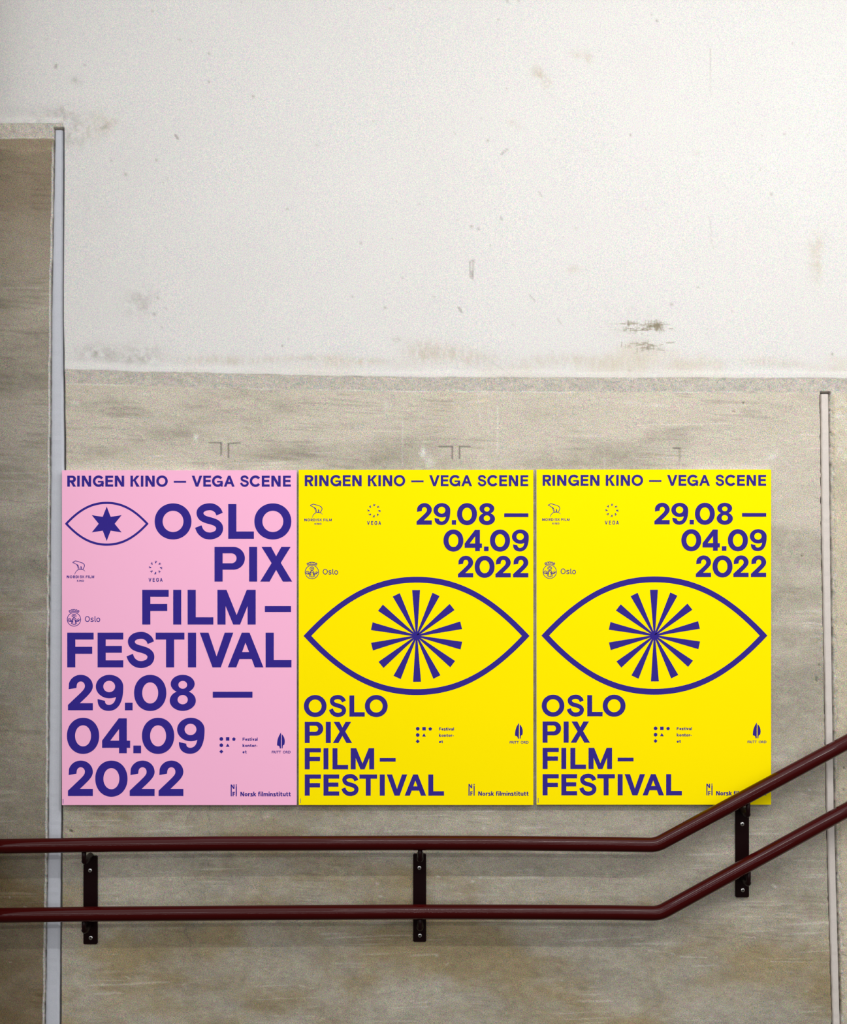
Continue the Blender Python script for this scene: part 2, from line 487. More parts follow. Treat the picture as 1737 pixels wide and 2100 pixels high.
for pts, w, k in [([(430, 1652), (427, 1672), (432, 1690), (429, 1716)], .4, .5), ([(400, 1655), (386, 1672), (381, 1690)], .6, .4), ([(398, 1757), (394, 1775), (400, 1800)], 1.5, .3),
                  ([(424, 1760), (430, 1790), (418, 1830), (423, 1855)], .6, .4), ([(372, 1800), (382, 1815), (392, 1840)], .5, .35), ([(386, 1895), (378, 1912), (392, 1930), (388, 1950)], .9, .4),
                  ([(378, 1925), (398, 1935)], .8, .35), ([(392, 1946), (412, 1940)], .8, .35), ([(392, 1962), (406, 1954)], .8, .35), ([(270, 1905), (285, 1970)], .3, .25),
                  ([(1300, 2090), (1350, 2060)], .5, .3), ([(1705, 1950), (1737, 1960)], .4, .6), ([(1478, 1690), (1482, 1720), (1500, 1745)], .5, .2)]:
    for (ax, ay), (bx, by) in zip(pts, pts[1:]):
        stain_or_shade(seg(ax, ay, bx, by, w) * np.clip(mott + .25, 0, 1), (0.13, 0.12, 0.10), k)
for x0, x1, y0, k in [(1290, 1330, 1934, .5), (1332, 1390, 1936, .35), (1395, 1450, 1962, .55), (1330, 1365, 1950, .35), (1600, 1690, 1853, .4), (1640, 1695, 1822, .35), (1610, 1690, 1764, .45),
                      (1640, 1695, 1650, .5), (1580, 1610, 1649, .4), (1480, 1512, 1712, .5), (1495, 1600, 1855, .35), (1560, 1690, 1966, .35), (1580, 1700, 1972, .35), (1590, 1690, 1993, .25),
                      (1510, 1560, 2035, .35), (1405, 1480, 2092, .35), (230, 300, 1905, .2), (840, 930, 1703, .5), (10, 100, 1340, .25), (1400, 1440, 1700, .3), (1230, 1300, 1747, .25)]:
    stain_or_shade(seg(x0, y0, x1, y0 + 1.5, 0.3) * np.clip(.55 + n3.fbm(X, Y, 22, 6, 3), 0, 1), (0.66, 0.62, 0.54), k)
# colour of the mortar ridge and of the open channels
stain_or_shade(ridge, (0.62, 0.60, 0.57), .7)
stain_or_shade(crumb, (0.40, 0.36, 0.30), .5)
stain_or_shade(crumb * np.clip(n6.fbm(X, Y, 9, 18, 3) * 2 - .6, 0, 1), (0.66, 0.64, 0.60), .6)
stain_or_shade(np.maximum(ch_l, ch_r), (0.20, 0.19, 0.185), .85)
col = np.clip(col, 0.01, 0.92)

ny, nx = X.shape
WX = (X - 868.5) / S
WZ = ZC + (1050.0 - Y) / S
co = np.empty((ny * nx, 3), dtype=np.float32)
co[:, 0] = WX.ravel()
co[:, 1] = -height.ravel()
co[:, 2] = np.maximum(WZ.ravel(), 0.0)
idx = np.arange(ny * nx, dtype=np.int32).reshape(ny, nx)
quads = np.stack([idx[:-1, :-1], idx[1:, :-1], idx[1:, 1:], idx[:-1, 1:]], axis=-1).reshape(-1, 4)
me = bpy.data.meshes.new('wall_back')
me.vertices.add(ny * nx)
me.vertices.foreach_set('co', co.ravel())
nq = len(quads)
me.loops.add(nq * 4)
me.loops.foreach_set('vertex_index', quads.ravel())
me.polygons.add(nq)
me.polygons.foreach_set('loop_start', np.arange(0, nq * 4, 4, dtype=np.int32))
me.polygons.foreach_set('use_smooth', np.ones(nq, dtype=bool))
me.update(calc_edges=True)
at = me.color_attributes.new('tone', 'FLOAT_COLOR', 'POINT')
rgba = np.ones((ny * nx, 4), dtype=np.float32)
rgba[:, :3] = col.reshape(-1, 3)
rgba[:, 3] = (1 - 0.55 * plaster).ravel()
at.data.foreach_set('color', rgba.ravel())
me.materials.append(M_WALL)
wall = bpy.data.objects.new('wall_back', me)
COL.objects.link(wall)
tag(wall, 'stained white plaster wall above a raw grey concrete dado', 'wall', kind='structure')

# floor in front of the wall, below the frame
fl = link_mesh('floor', [(-14, 0.0, 0), (14, 0.0, 0), (14, -26, 0), (-14, -26, 0), (-14, 0.0, -.1), (14, 0.0, -.1), (14, -26, -.1), (-14, -26, -.1)],
               [(3, 2, 1, 0), (4, 5, 6, 7), (0, 1, 5, 4), (1, 2, 6, 5), (2, 3, 7, 6), (3, 0, 4, 7)], M_FLOOR)
tag(fl, 'dark floor at the foot of the wall, below the picture', 'floor', kind='structure')


# unseen pier left of the frame, added to darken that side of the wall
SHADE_PIER = (-16 - 868.5) / S
wl = link_mesh('added_shade_pier', [(SHADE_PIER, 0.01, 0), (SHADE_PIER, -0.24, 0), (SHADE_PIER - 1.2, -0.24, 0), (SHADE_PIER - 1.2, 0.01, 0),
                             (SHADE_PIER, 0.01, 3.9), (SHADE_PIER, -0.24, 3.9), (SHADE_PIER - 1.2, -0.24, 3.9), (SHADE_PIER - 1.2, 0.01, 3.9)],
               [(0, 1, 5, 4), (1, 2, 6, 5), (2, 3, 7, 6), (3, 0, 4, 7), (4, 5, 6, 7), (3, 2, 1, 0)], M_SHADE_PIER)
tag(wl, 'unseen concrete pier added to shade the left end of the wall', 'wall', kind='structure')


# vertical joint strips lying in the channels
def joint(name, yl, ll, rl, y_top, mat, label, seed):
    rnd = random.Random(seed)
    bm = bmesh.new()
    rows = []
    y = y_top
    while y < 2320:
        l = np.interp(y, yl, ll) + rnd.uniform(-.35, .35)
        r = np.interp(y, yl, rl) + rnd.uniform(-.2, .2)
        d = 0.0008 + rnd.uniform(-.0003, .0003)
        w = r - l
        row = []
        for t, dep in ((0, 0.012), (0, d - .0 + 0.003), (.12, -d + .0008), (.3, -d), (.85, -d), (1, d + .003), (1, 0.012)):
            q = P(l + w * t, y)
            row.append(bm.verts.new((q.x, dep, q.z)))
        rows.append(row)
        y += 9 + rnd.uniform(-2, 2)
    for a, b in zip(rows, rows[1:]):
        for k in range(len(a) - 1):
            bm.faces.new((a[k], b[k], b[k + 1], a[k + 1]))
        bm.faces.new((a[-1], b[-1], b[0], a[0]))
    bm.faces.new(rows[0])
    bm.faces.new(rows[-1][::-1])
    o = bm_obj(name, bm, mat)
    return tag(o, label, 'wall joint', kind='structure')


joint('trim_1', LT_Y, LT_L, LT_R, 267.0, M_TRIM, 'bluish grey vertical joint strip at the left of the pink poster', 3)
joint('trim_2', RT_Y, RT_L, RT_R, 808.0, M_TRIM_R, 'pale vertical joint strip right of the posters, behind the rising rails', 4)


# ------------------------------------------------------------------ lettering
def bez(p0, p1, p2, p3, n=14):
    out = []
    for i in range(n + 1):
        t = i / n
        a, b, c, d = (1 - t) ** 3, 3 * t * (1 - t) ** 2, 3 * t * t * (1 - t), t ** 3
        out.append((a * p0[0] + b * p1[0] + c * p2[0] + d * p3[0], a * p0[1] + b * p1[1] + c * p2[1] + d * p3[1]))
    return out


def ell(cx, cy, rx, ry, a0=0, a1=360, n=64, e=2.0):
    out = []
    m = n if abs(a1 - a0) >= 360 else n + 1
    for i in range(m):
        a = math.radians(a0 + (a1 - a0) * i / n)
        c, s = math.cos(a), math.sin(a)
        out.append((cx + rx * math.copysign(abs(c) ** (2 / e), c), cy + ry * math.copysign(abs(s) ** (2 / e), s)))
    return out


def catmull(pts, n=8):
    q = [pts[0]] + list(pts) + [pts[-1]]
    out = []
    for i in range(1, len(q) - 2):
        p0, p1, p2, p3 = q[i - 1], q[i], q[i + 1], q[i + 2]
        for k in range(n):
            t = k / n
            out.append(tuple(0.5 * (2 * p1[j] + (p2[j] - p0[j]) * t + (2 * p0[j] - 5 * p1[j] + 4 * p2[j] - p3[j]) * t * t
                                    + (3 * p1[j] - p0[j] - 3 * p2[j] + p3[j]) * t ** 3) for j in (0, 1)))
    out.append(tuple(pts[-1]))
    return out


class Flat:
    """flat printed shapes: verts in photograph pixels of the poster plane"""

    def __init__(self):
        self.v, self.f, self.layer = [], [], 0

    def poly(self, loops, fn=None):
        """outline followed by holes"""
        fn = fn or (lambda p: p)
        loops = [[fn(p) for p in lp] for lp in loops]
        tris = tessellate_polygon([[Vector((p[0], p[1], 0)) for p in lp] for lp in loops])
        base = len(self.v)
        flat = [p for lp in loops for p in lp]
        self.v += [(p[0], p[1], self.layer) for p in flat]
        self.layer = (self.layer + 1) % 12
        for t in tris:
            self.f.append(tuple(base + i for i in t))

    def stroke(self, pts, w, closed=False, fn=None, w1=None):
        fn = fn or (lambda p: p)
        pts = list(pts)
        n = len(pts)
        base = len(self.v)
        for i in range(n):
            if closed:
                a, b = pts[i - 1], pts[(i + 1) % n]
            else:
                a, b = pts[max(i - 1, 0)], pts[min(i + 1, n - 1)]
            p = pts[i]
            d0 = (p[0] - a[0], p[1] - a[1])
            d1 = (b[0] - p[0], b[1] - p[1])

            def nrm(d):
                l = math.hypot(*d)
                return (d[0] / l, d[1] / l) if l > 1e-9 else (0, 0)
            d0, d1 = nrm(d0), nrm(d1)
            t = nrm((d0[0] + d1[0], d0[1] + d1[1]))
            c = max(0.45, t[0] * d1[0] + t[1] * d1[1]) if (d1 != (0, 0)) else 1
            ww = w if w1 is None else w + (w1 - w) * i / (n - 1)
            h = ww / 2 / c
            self.v.append((*fn((p[0] - t[1] * h, p[1] + t[0] * h)), self.layer))
            self.v.append((*fn((p[0] + t[1] * h, p[1] - t[0] * h)), self.layer))
        for i in range(n if closed else n - 1):
            j = (i + 1) % n
            self.f.append((base + 2 * i, base + 2 * i + 1, base + 2 * j + 1, base + 2 * j))
        self.layer = (self.layer + 1) % 12

    def build(self, name, y, origin, parent, mat):
        vs_ = []
        for p in self.v:
            q = P(p[0], p[1], y - 2.0e-5 * p[2]) - origin
            vs_.append(q)
        return link_mesh(name, vs_, self.f, mat, parent)


def zt(pts, x0, yb, cap=238.0):
    """enlargement coordinates -> glyph units (cap height 100, y up)"""
    return [((x - x0) / cap * 100, (yb - y) / cap * 100) for x, y in pts]


def rect(x0, y0, x1, y1):
    return [(x0, y0), (x1, y0), (x1, y1), (x0, y1)]


W = 23.4
GLYPHS = {}


def G(ch, width, polys=(), strokes=()):
    GLYPHS[ch] = (width, list(polys), list(strokes))


G('I', 23.4, [[rect(0, 0, 23.4, 100)]])
G('L', 74, [[[(0, 0), (74, 0), (74, 21), (W, 21), (W, 100), (0, 100)]]])
G('F', 76, [[[(0, 0), (W, 0), (W, 39), (72, 39), (72, 59.3), (W, 59.3), (W, 80), (76, 80), (76, 100), (0, 100)]]])
G('E', 74, [[[(0, 0), (74, 0), (74, 20.2), (W, 20.2), (W, 42), (70, 42), (70, 61.8), (W, 61.8), (W, 80.2), (74, 80.2), (74, 100), (0, 100)]]])
G('T', 83, [[[(29.8, 0), (53.2, 0), (53.2, 80), (83, 80), (83, 100), (0, 100), (0, 80), (29.8, 80)]]])
G('O', 106, [[ell(53, 50, 53, 52, n=80, e=2.04), ell(53, 50, 30, 30.6, n=72)]])
G('0', 93, [[ell(46.5, 50, 46.5, 52, n=80, e=2.08), ell(46.5, 50, 23, 30.4, n=72, e=2.05)]])
G('V', 96.6, [[zt([(1001, 58), (1061, 58), (1116, 221), (1172, 58), (1231, 58), (1145, 296), (1088, 296)], 1001, 296)]])
G('A', 102.5, [[zt([(1193, 296), (1289, 58), (1342, 58), (1437, 296), (1378, 296), (1357, 239), (1273, 239), (1251, 296)], 1193, 296),
                zt([(1314, 127), (1339, 191), (1291, 191)], 1193, 296)]])
G('X', 92, [[zt([(1424, 573), (1490, 573), (1524, 637), (1560, 573), (1623, 573), (1556, 682), (1634, 811), (1570, 811), (1524, 731), (1479, 811),
                 (1415, 811), (1493, 684)], 1415, 811)]])
G('M', 110, [[[(0, 0), (W, 0), (W, 53.4), (45.5, 0), (65, 0), (86.8, 53.4), (86.8, 0), (110, 0), (110, 100), (84.5, 100), (55.2, 27.3), (26, 100), (0, 100)]]])
G('N', 85.5, [[[(0, 0), (23, 0), (23, 61), (59, 0), (85.5, 0), (85.5, 100), (62.5, 100), (62.5, 39), (27.5, 100), (0, 100)]]])
G('K', 85, [[[(0, 0), (23, 0), (23, 44), (31, 52), (55, 0), (85, 0), (47.5, 58.5), (83.5, 100), (54.5, 100), (23, 60.5), (23, 100), (0, 100)]]])
bowl = [(0, 100), (54.6, 100)] + ell(54.6, 67.2, 32.8, 32.8, 90, -90, 30)[1:] + [(W, 34.4), (W, 0), (0, 0)]
bowl_in = [(W, 81.5), (49, 81.5)] + ell(49, 67.2, 14.4, 14.3, 90, -90, 20)[1:] + [(W, 52.9)]
G('P', 87.4, [[bowl, bowl_in]])
rb = [(0, 100), (48, 100)] + ell(48, 69, 31, 31, 90, -90, 30)[1:] + [(W, 38), (W, 0), (0, 0)]
rbi = [(W, 80.5), (43, 80.5)] + ell(43, 69.5, 12, 11, 90, -90, 20)[1:] + [(W, 58.5)]
G('R', 80, [[rb, rbi], [[(31, 40), (56, 40), (80, 0), (53, 0)]]])
G('D', 92, [[[(0, 100), (42, 100)] + ell(42, 50, 50, 50, 90, -90, 40)[1:] + [(0, 0)], [(W, 79), (40, 79)] + ell(40, 50, 28, 29, 90, -90, 30)[1:] + [(W, 21)]]])
s_mid = zt([(1137, 348), (1124, 322), (1098, 303), (1068, 297.5), (1030, 305), (1006, 326), (1004, 350), (1018, 372), (1046, 386), (1082, 396),
            (1114, 409), (1134, 430), (1136, 456), (1122, 480), (1094, 494), (1066, 497.5), (1034, 490), (1006, 466), (991, 433)], 967, 517)
G('S', 82.4, [], [(catmull(s_mid, 6), 20.0)])
G('C', 96, [], [(ell(52.5, 50, 41, 41, 37, 323, 60), 22.6)])
G('G', 97, [[rect(45.5, 38, 97.4, 52.5)], [[(83, 0), (97.4, 0), (97.4, 40), (76, 40), (78, 22)]]], [(ell(52, 50, 41, 41, 37, 345, 60), 22.6)])
two = ([(103, 446)] + ell(186, 424, 83, 77, 188, 360, 40)[1:] + bez((269, 424), (268, 458), (246, 479), (180, 541))[1:]
       + [(269, 541), (269, 590), (98, 590), (98, 553)] + bez((98, 553), (200, 456), (214, 448), (214, 423))[1:]
       + ell(186, 423, 28, 30.5, 360, 190, 24)[1:] + [(156, 437)])
G('2', 72, [[zt(two, 98, 590)]])
tail = (bez((477, 425), (479, 530), (445, 594), (378, 594)) + bez((378, 594), (332, 594), (299, 568), (301, 513))[1:]
        + bez((352, 525), (350, 543), (363, 553), (378, 553)) + bez((378, 553), (406, 553), (426, 530), (428, 486))[1:] + [(440, 440)])
G('9', 79, [[zt(ell(383, 427.5, 94, 80.5, n=70), 289, 590), zt(ell(380.5, 427, 40.5, 39, n=60), 289, 590)], [zt(tail, 289, 590)]])
G('8', 75.2, [[zt(ell(884, 409, 82, 62, n=60), 795, 590), zt(ell(884.5, 415.5, 30, 27, n=50), 795, 590)],
              [zt(ell(884.5, 524, 89.5, 70, n=60), 795, 590), zt(ell(884, 517, 35, 32, n=50), 795, 590)]])
G('4', 80.7, [[zt([(446, 645), (501, 645), (501, 798), (524, 798), (524, 847), (501, 847), (501, 884), (448, 884), (448, 847), (332, 847), (332, 797)], 332, 884),
               zt([(448, 718), (448, 798), (388, 798)], 332, 884)]])
G('.', 22.4, [[rect(0, 0, 22.4, 22)]])


def put(fl_, ch, x0, x1, base, cap):
    """draw glyph ch between x0 and x1 with its baseline at base"""
    wid, polys, strokes = GLYPHS[ch]
    fx = (x1 - x0) / wid
    fn = lambda p: (x0 + p[0] * fx, base - p[1] * cap / 100.0)
    for lp in polys:
        fl_.poly(lp, fn)
    for pts, w in strokes:
        fl_.stroke(pts, w, fn=fn)


def row(fl_, chars, spans, base, cap, ox, k):
    for ch, (a, b) in zip(chars, spans):
        put(fl_, ch, ox + a * k, ox + b * k, base, cap)


def bar(fl_, x0, x1, y0, y1):
    fl_.poly([rect(x0, y0, x1, y1)])


def typed(fl_, text, x0, x1, base, cap, bold=0.0, ref='H'):
    """small type from the built-in typeface, fitted to x0..x1 with the given cap height"""
    def mesh_of(t, off):
        c = bpy.data.curves.new('type', 'FONT')
        c.body = t
        c.offset = off
        c.resolution_u = 4
        o = bpy.data.objects.new('type', c)
        COL.objects.link(o)
        dg = bpy.context.evaluated_depsgraph_get()
        m = bpy.data.meshes.new_from_object(o.evaluated_get(dg))
        vv = [tuple(v.co) for v in m.vertices]
        ff = [tuple(p.vertices) for p in m.polygons]
        bpy.data.objects.remove(o)
        bpy.data.curves.remove(c)
        bpy.data.meshes.remove(m)
        return vv, ff
    hv, _ = mesh_of(ref, bold)
    h0 = min(v[1] for v in hv)
    h1 = max(v[1] for v in hv)
    vv, ff = mesh_of(text, bold)
    a = min(v[0] for v in vv)
    b = max(v[0] for v in vv)
    base_i = len(fl_.v)
    for v in vv:
        fl_.v.append((x0 + (v[0] - a) / (b - a) * (x1 - x0), base - (v[1] - h0) / (h1 - h0) * cap, fl_.layer))
    for f in ff:
        fl_.f.append(tuple(base_i + i for i in f))


def small(fl_, text, x0, x1, base, cap, w):
    """rounded sans small type drawn as strokes; cap height 100, x height 72"""
    h = w / 2
    xh = 72.0
    L = {
        'o': (60, [ell(30, 36, 30 - h, 36 - h, 0, 360, 28)], True),
        'e': (58, [ell(29, 36, 29 - h, 36 - h, 0, 318, 26), [(h, 34), (58 - h * .6, 34)]], False),
        's': (48, [catmull([(43, 58), (34, 64 + 8 - h), (22, 73 - h), (10, 62), (h + 1, 53), (14, 43), (25, 37), (37, 30), (48 - h, 20), (38, 7), (25, h), (12, 6), (2, 15)], 4)], False),
        't': (42, [[(17, 92), (17, 24)] + bez((17, 24), (17, 6), (26, h), (42, h + 1), 6)[1:], [(0, xh - h), (41, xh - h)]], False),
        'i': (w, [[(h, 0), (h, xh)], [(h, 84), (h, 84 + w * 1.05)]], False),
        'v': (60, [[(h * 1.0, xh), (30, 3)], [(60 - h * 1.0, xh), (30, 3)]], False),
        'a': (54, [bez((5, 58), (14, 74 - h), (54 - h, 78 - h), (54 - h, 46), 8) + [(54 - h, 0)], ell(25, 21, 25 - h, 22 - h, 0, 360, 22)], False),
        'l': (w, [[(h, 0), (h, 104)]], False),
        'k': (58, [[(h, 0), (h, 104)], [(h, 30), (52 - h * .3, xh)], [(22, 40), (57 - h * .6, 0)]], False),
        'n': (57, [[(h, 0), (h, xh)], bez((h, 42), (h + 2, 76 - h), (57 - h, 80 - h), (57 - h, 44), 8) + [(57 - h, 0)]], False),
        'r': (38, [[(h, 0), (h, xh)], bez((h, 40), (h + 2, 60), (22, 73 - h), (38, 71 - h), 6)], False),
        'm': (94, [[(h, 0), (h, xh)], bez((h, 42), (h + 2, 76 - h), (47, 80 - h), (47, 44), 8) + [(47, 0)],
                   bez((47, 42), (49, 76 - h), (94 - h, 80 - h), (94 - h, 44), 8) + [(94 - h, 0)]], False),
        'f': (40, [[(15, 0), (15, 80)] + bez((15, 80), (15, 100), (24, 106 - h), (40, 104 - h), 6)[1:], [(0, xh - h), (37, xh - h)]], False),
        'u': (57, [[(57 - h, 0), (57 - h, xh)], bez((57 - h, 30), (55 - h, -4 + h), (h, -8 + h), (h, 28), 8) + [(h, xh)]], False),
        '-': (30, [[(0, 33), (30, 33)]], False),
    }
    gap = 9.5
    wid = lambda ch: L[ch][0] if ch in L else GLYPHS[ch][0] * .86
    total = sum(wid(ch) for ch in text) + gap * (len(text) - 1)
    sx = (x1 - x0) / total
    x = x0
    for ch in text:
        if ch in L:
            ww, strokes, closed = L[ch]
            for st in strokes:
                cl = closed or (ch == 'a' and len(st) == 22)
                fl_.stroke(st, w, cl, fn=lambda p, x=x: (x + p[0] * sx, base - p[1] * cap / 100.0))
        else:
            put(fl_, ch, x, x + wid(ch) * sx, base, cap)
        x += (wid(ch) + gap) * sx


# ------------------------------------------------------------------ posters
YB = -0.0185        # front of the white boards the sheets are pasted on
YS = -0.0192        # front of the sheets
YI = -0.0194        # the ink on them


def board_mesh(name, x0, y0, x1, y1, y_back, y_front, e, origin, parent, mat):
    """thin board with a slightly rounded rim; its front outline as the photograph shows it"""
    bm = bmesh.new()
    a, b = P(x0, y1, y_front) - origin, P(x1, y0, y_front) - origin
    rings = []
    for ins, yy in ((e, y_back), (0, y_back - e), (0, y_front + e), (e, y_front)):
        rings.append([bm.verts.new((x, yy, z)) for x, z in ((a.x + ins, a.z + ins), (b.x - ins, a.z + ins), (b.x - ins, b.z - ins), (a.x + ins, b.z - ins))])
    for r0, r1 in zip(rings, rings[1:]):
        for k in range(4):
            bm.faces.new((r0[k], r0[(k + 1) % 4], r1[(k + 1) % 4], r1[k]))
    bm.faces.new(rings[0][::-1])
    bm.faces.new(rings[-1])
    return bm_obj(name, bm, mat, parent)


def sheet_mesh(x0, y0, x1, y1, origin, parent, mat):
    b = board_mesh('backing_board', x0 + .3, y0 + .3, x1 - .3, y1 - .3, -0.0022, YB, 0.0006, origin, parent, M_WHITE)
    b['label'] = 'white board edge'
    return board_mesh('sheet', x0, y0, x1, y1, YB, YS, 0.0002, origin, parent, mat)


def header(ox, oy):
    f = Flat()
    k = 0.14393
    base, cap = 997.95 + oy, 22.45
    a = 125 + ox
    row(f, 'RINGENKINO', [(90, 215), (231, 268), (297, 430), (455, 607), (632, 744), (767, 901), (990, 1122), (1139, 1174), (1203, 1336), (1358, 1522)], base, cap, a, k)
    bar(f, a + 1607 * k, 365 + ox + 116 * k, 986.2 + oy, 989.9 + oy)
    row(f, 'VEGASCENE', [(196, 345), (360, 471), (485, 636), (653, 807), (884, 1010), (1022, 1172), (1194, 1306), (1330, 1463), (1496, 1608)], base, cap, 365 + ox, k)
    return f


def bear(ox, oy):
    f = Flat()
    k = 80 / 1737.0
    t = lambda p: (130 + ox + p[0] * k, 1140 + oy + p[1] * k)
    f.stroke(catmull([(480, 255), (540, 228), (620, 245), (740, 280), (860, 325), (920, 375), (940, 430), (930, 480), (900, 540), (868, 592)], 6), 30, fn=t)
    f.stroke(catmull([(480, 255), (430, 275), (425, 300), (470, 315), (540, 350), (600, 395), (650, 420), (675, 480), (700, 575)], 6), 28, fn=t)
    f.stroke(catmull([(600, 395), (625, 460), (650, 540), (665, 590)], 6), 22, fn=t)
    f.poly([[(560, 360), (640, 385), (680, 440), (640, 445), (600, 405)]], t)
    f.poly([[(762, 458), (790, 462), (815, 490), (808, 590), (772, 590)]], t)
    f.stroke(catmull([(508, 825), (530, 750), (580, 680), (650, 620), (730, 596), (810, 596)], 6), 16, fn=t, w1=34)
    f.stroke(catmull([(810, 596), (880, 615), (930, 650), (970, 690)], 6), 32, fn=t, w1=10)
    sp = [(152, 262), (285, 402), (434, 522), (546, 650), (676, 696), (728, 830), (852, 935)]
    row(f, 'NORDISK', sp, 1140 + oy + 990 * k, 115 * k, 130 + ox, k)
    row(f, 'FILM', [(1000, 1080), (1100, 1128), (1155, 1235), (1260, 1370)], 1140 + oy + 990 * k, 115 * k, 130 + ox, k)
    row(f, 'KINO', [(608, 675), (697, 713), (738, 808), (828, 918)], 1140 + oy + 1148 * k, 82 * k, 130 + ox, k)
    return f


def ring_of_v(ox, oy):
    f = Flat()
    k = 50 / 1737.0
    t = lambda p: (295 + ox + p[0] * k, 1140 + oy + p[1] * k)
    for a, b, c in [((815, 355), (830, 520), (920, 365)), ((1160, 490), (1055, 605), (1225, 565)), ((1310, 812), (1150, 822), (1305, 930)),
                    ((1185, 1140), (1065, 1050), (1105, 1215)), ((855, 1310), (858, 1150), (760, 1310)), ((535, 1180), (620, 1060), (455, 1105)),
                    ((365, 855), (525, 845), (370, 755)), ((495, 520), (605, 620), (570, 445))]:
        f.stroke([a, b], 46, fn=t)
        f.stroke([b, c], 46, fn=t)
    w = 46
    f.stroke([(360, 1575), (437, 1838)], w, fn=t)
    f.stroke([(510, 1575), (437, 1838)], w, fn=t)
    for p, q in [((655, 1575), (655, 1840)), ((635, 1597), (775, 1597)), ((640, 1705), (765, 1705)), ((635, 1818), (780, 1818))]:
        f.stroke([p, q], w, fn=t)
    f.stroke(catmull([(1045, 1665), (1030, 1615), (975, 1595), (920, 1615), (903, 1680), (903, 1740), (920, 1800), (975, 1820), (1035, 1795), (1040, 1740), (1040, 1715)], 5), w, fn=t)
    f.stroke([(985, 1710), (1060, 1710)], w, fn=t)
    f.stroke([(1165, 1840), (1240, 1580)], w, fn=t)
    f.stroke([(1240, 1580), (1315, 1840)], w, fn=t)
    f.stroke([(1190, 1765), (1290, 1765)], w, fn=t)
    return f


def crest(ox, oy):
    f = Flat()
    k = 85 / 1737.0
    t = lambda p: (130 + ox + p[0] * k, 1240 + oy + p[1] * k)
    w = 27
    f.stroke(ell(444, 618, 281, 281, n=60), w, True, t)
    # mural crown
    f.stroke([(272, 335), (235, 262), (272, 240), (300, 275), (328, 262), (322, 222), (375, 208), (392, 245), (418, 240), (412, 202), (475, 202), (480, 240),
              (505, 245), (520, 212), (568, 222), (572, 272), (595, 282), (622, 240), (660, 265), (625, 335)], w, False, t)
    f.stroke(catmull([(272, 330), (350, 302), (444, 292), (545, 302), (625, 332)], 6), w, False, t)
    # seated figure with a halo, ring in one hand, arrows in the other
    f.stroke(catmull([(378, 520), (362, 475), (385, 420), (444, 400), (505, 420), (528, 475), (515, 520)], 6), w, False, t)
    f.stroke(ell(444, 492, 38, 46, n=24), w - 4, True, t)
    f.stroke(catmull([(365, 640), (372, 590), (415, 565), (444, 560), (490, 565), (518, 600), (525, 650)], 5), w, False, t)
    f.stroke([(398, 640), (398, 825), (500, 825), (500, 640)], w, False, t)
    f.stroke([(415, 600), (500, 660)], w, False, t)
    f.stroke(catmull([(300, 680), (350, 660), (400, 615)], 4), w, False, t)
    f.stroke([(270, 700), (390, 700)], w, False, t)
    f.stroke(ell(256, 640, 58, 58, n=30), w, True, t)
    f.poly([ell(256, 640, 18, 18, n=12)], t)
    f.stroke([(505, 668), (640, 665), (690, 625)], w, False, t)
    f.stroke([(505, 705), (625, 700), (690, 625)], w, False, t)
    for a in ((580, 620), (632, 585), (685, 620)):
        f.poly([ell(a[0], a[1], 17, 17, n=12)], t)
    f.stroke([(632, 660), (632, 590)], 16, False, t)
    f.stroke([(355, 715), (335, 815)], w, False, t)
    f.stroke([(538, 715), (565, 815)], w, False, t)
    # the word beside it
    ww = 30
    f.stroke(ell(1004, 601, 88, 104, n=40), ww, True, t)
    f.stroke(catmull([(1258, 580), (1230, 558), (1195, 556), (1158, 575), (1158, 605), (1200, 630), (1245, 650), (1250, 685), (1205, 706), (1170, 700), (1140, 680)], 5), ww, False, t)
    f.stroke(catmull([(1322, 485), (1322, 600), (1322, 670), (1335, 700), (1365, 704)], 5), ww, False, t)
    f.stroke(ell(1462, 632, 65, 76, n=36), ww, True, t)
    return f


def shapes(ox, oy):
    f = Flat()
    k = 170 / 1737.0
    t = lambda p: (440 + ox + p[0] * k, 1500 + oy + p[1] * k)
    ng = lambda cx, cy, r, n, a: [(cx + r * math.cos(math.radians(a + 360 * i / n)), cy + r * math.sin(math.radians(a + 360 * i / n))) for i in range(n)]
    f.poly([ell(142, 158, 39, 38, n=36)], t)
    f.poly([rect(239, 122, 311, 193)], t)
    f.poly([ng(405, 162, 40, 5, -90)], t)
    f.poly([ng(142, 289, 42, 6, -90)], t)
    f.poly([[(274, 253), (314, 321), (235, 321)]], t)
    f.poly([ng(142, 422, 42, 4, -90)], t)
    return f


def shapes_caption(ox, oy):
    f = Flat()
    k = 170 / 1737.0
    for s, a, b, y in (('Festival', 587, 903, 194), ('kontor-', 587, 898, 326), ('et', 587, 672, 459)):
        small(f, s, 440 + ox + a * k, 440 + ox + b * k, 1500 + oy + y * k, 63 * k, 20)
    return f


def leaf(ox, oy):
    f = Flat()
    k = 170 / 1737.0
    t = lambda p: (440 + ox + p[0] * k, 1500 + oy + p[1] * k)
    f.poly([bez((1393, 22), (1340, 95), (1308, 170), (1309, 293)) + [(1345, 303), (1360, 318), (1367, 355), (1390, 355), (1393, 22)]], t)
    f.poly([[(1407, 56)] + bez((1407, 56), (1450, 95), (1490, 165), (1462, 278))[1:] + [(1438, 288), (1430, 305), (1426, 355), (1407, 355)]], t)
    typed(f, 'FRITT', 440 + ox + 1199 * k, 440 + ox + 1392 * k, 1500 + oy + 459 * k, 54 * k, 0.020)
    typed(f, 'ORD', 440 + ox + 1430 * k, 440 + ox + 1594 * k, 1500 + oy + 459 * k, 54 * k, 0.020)
    return f


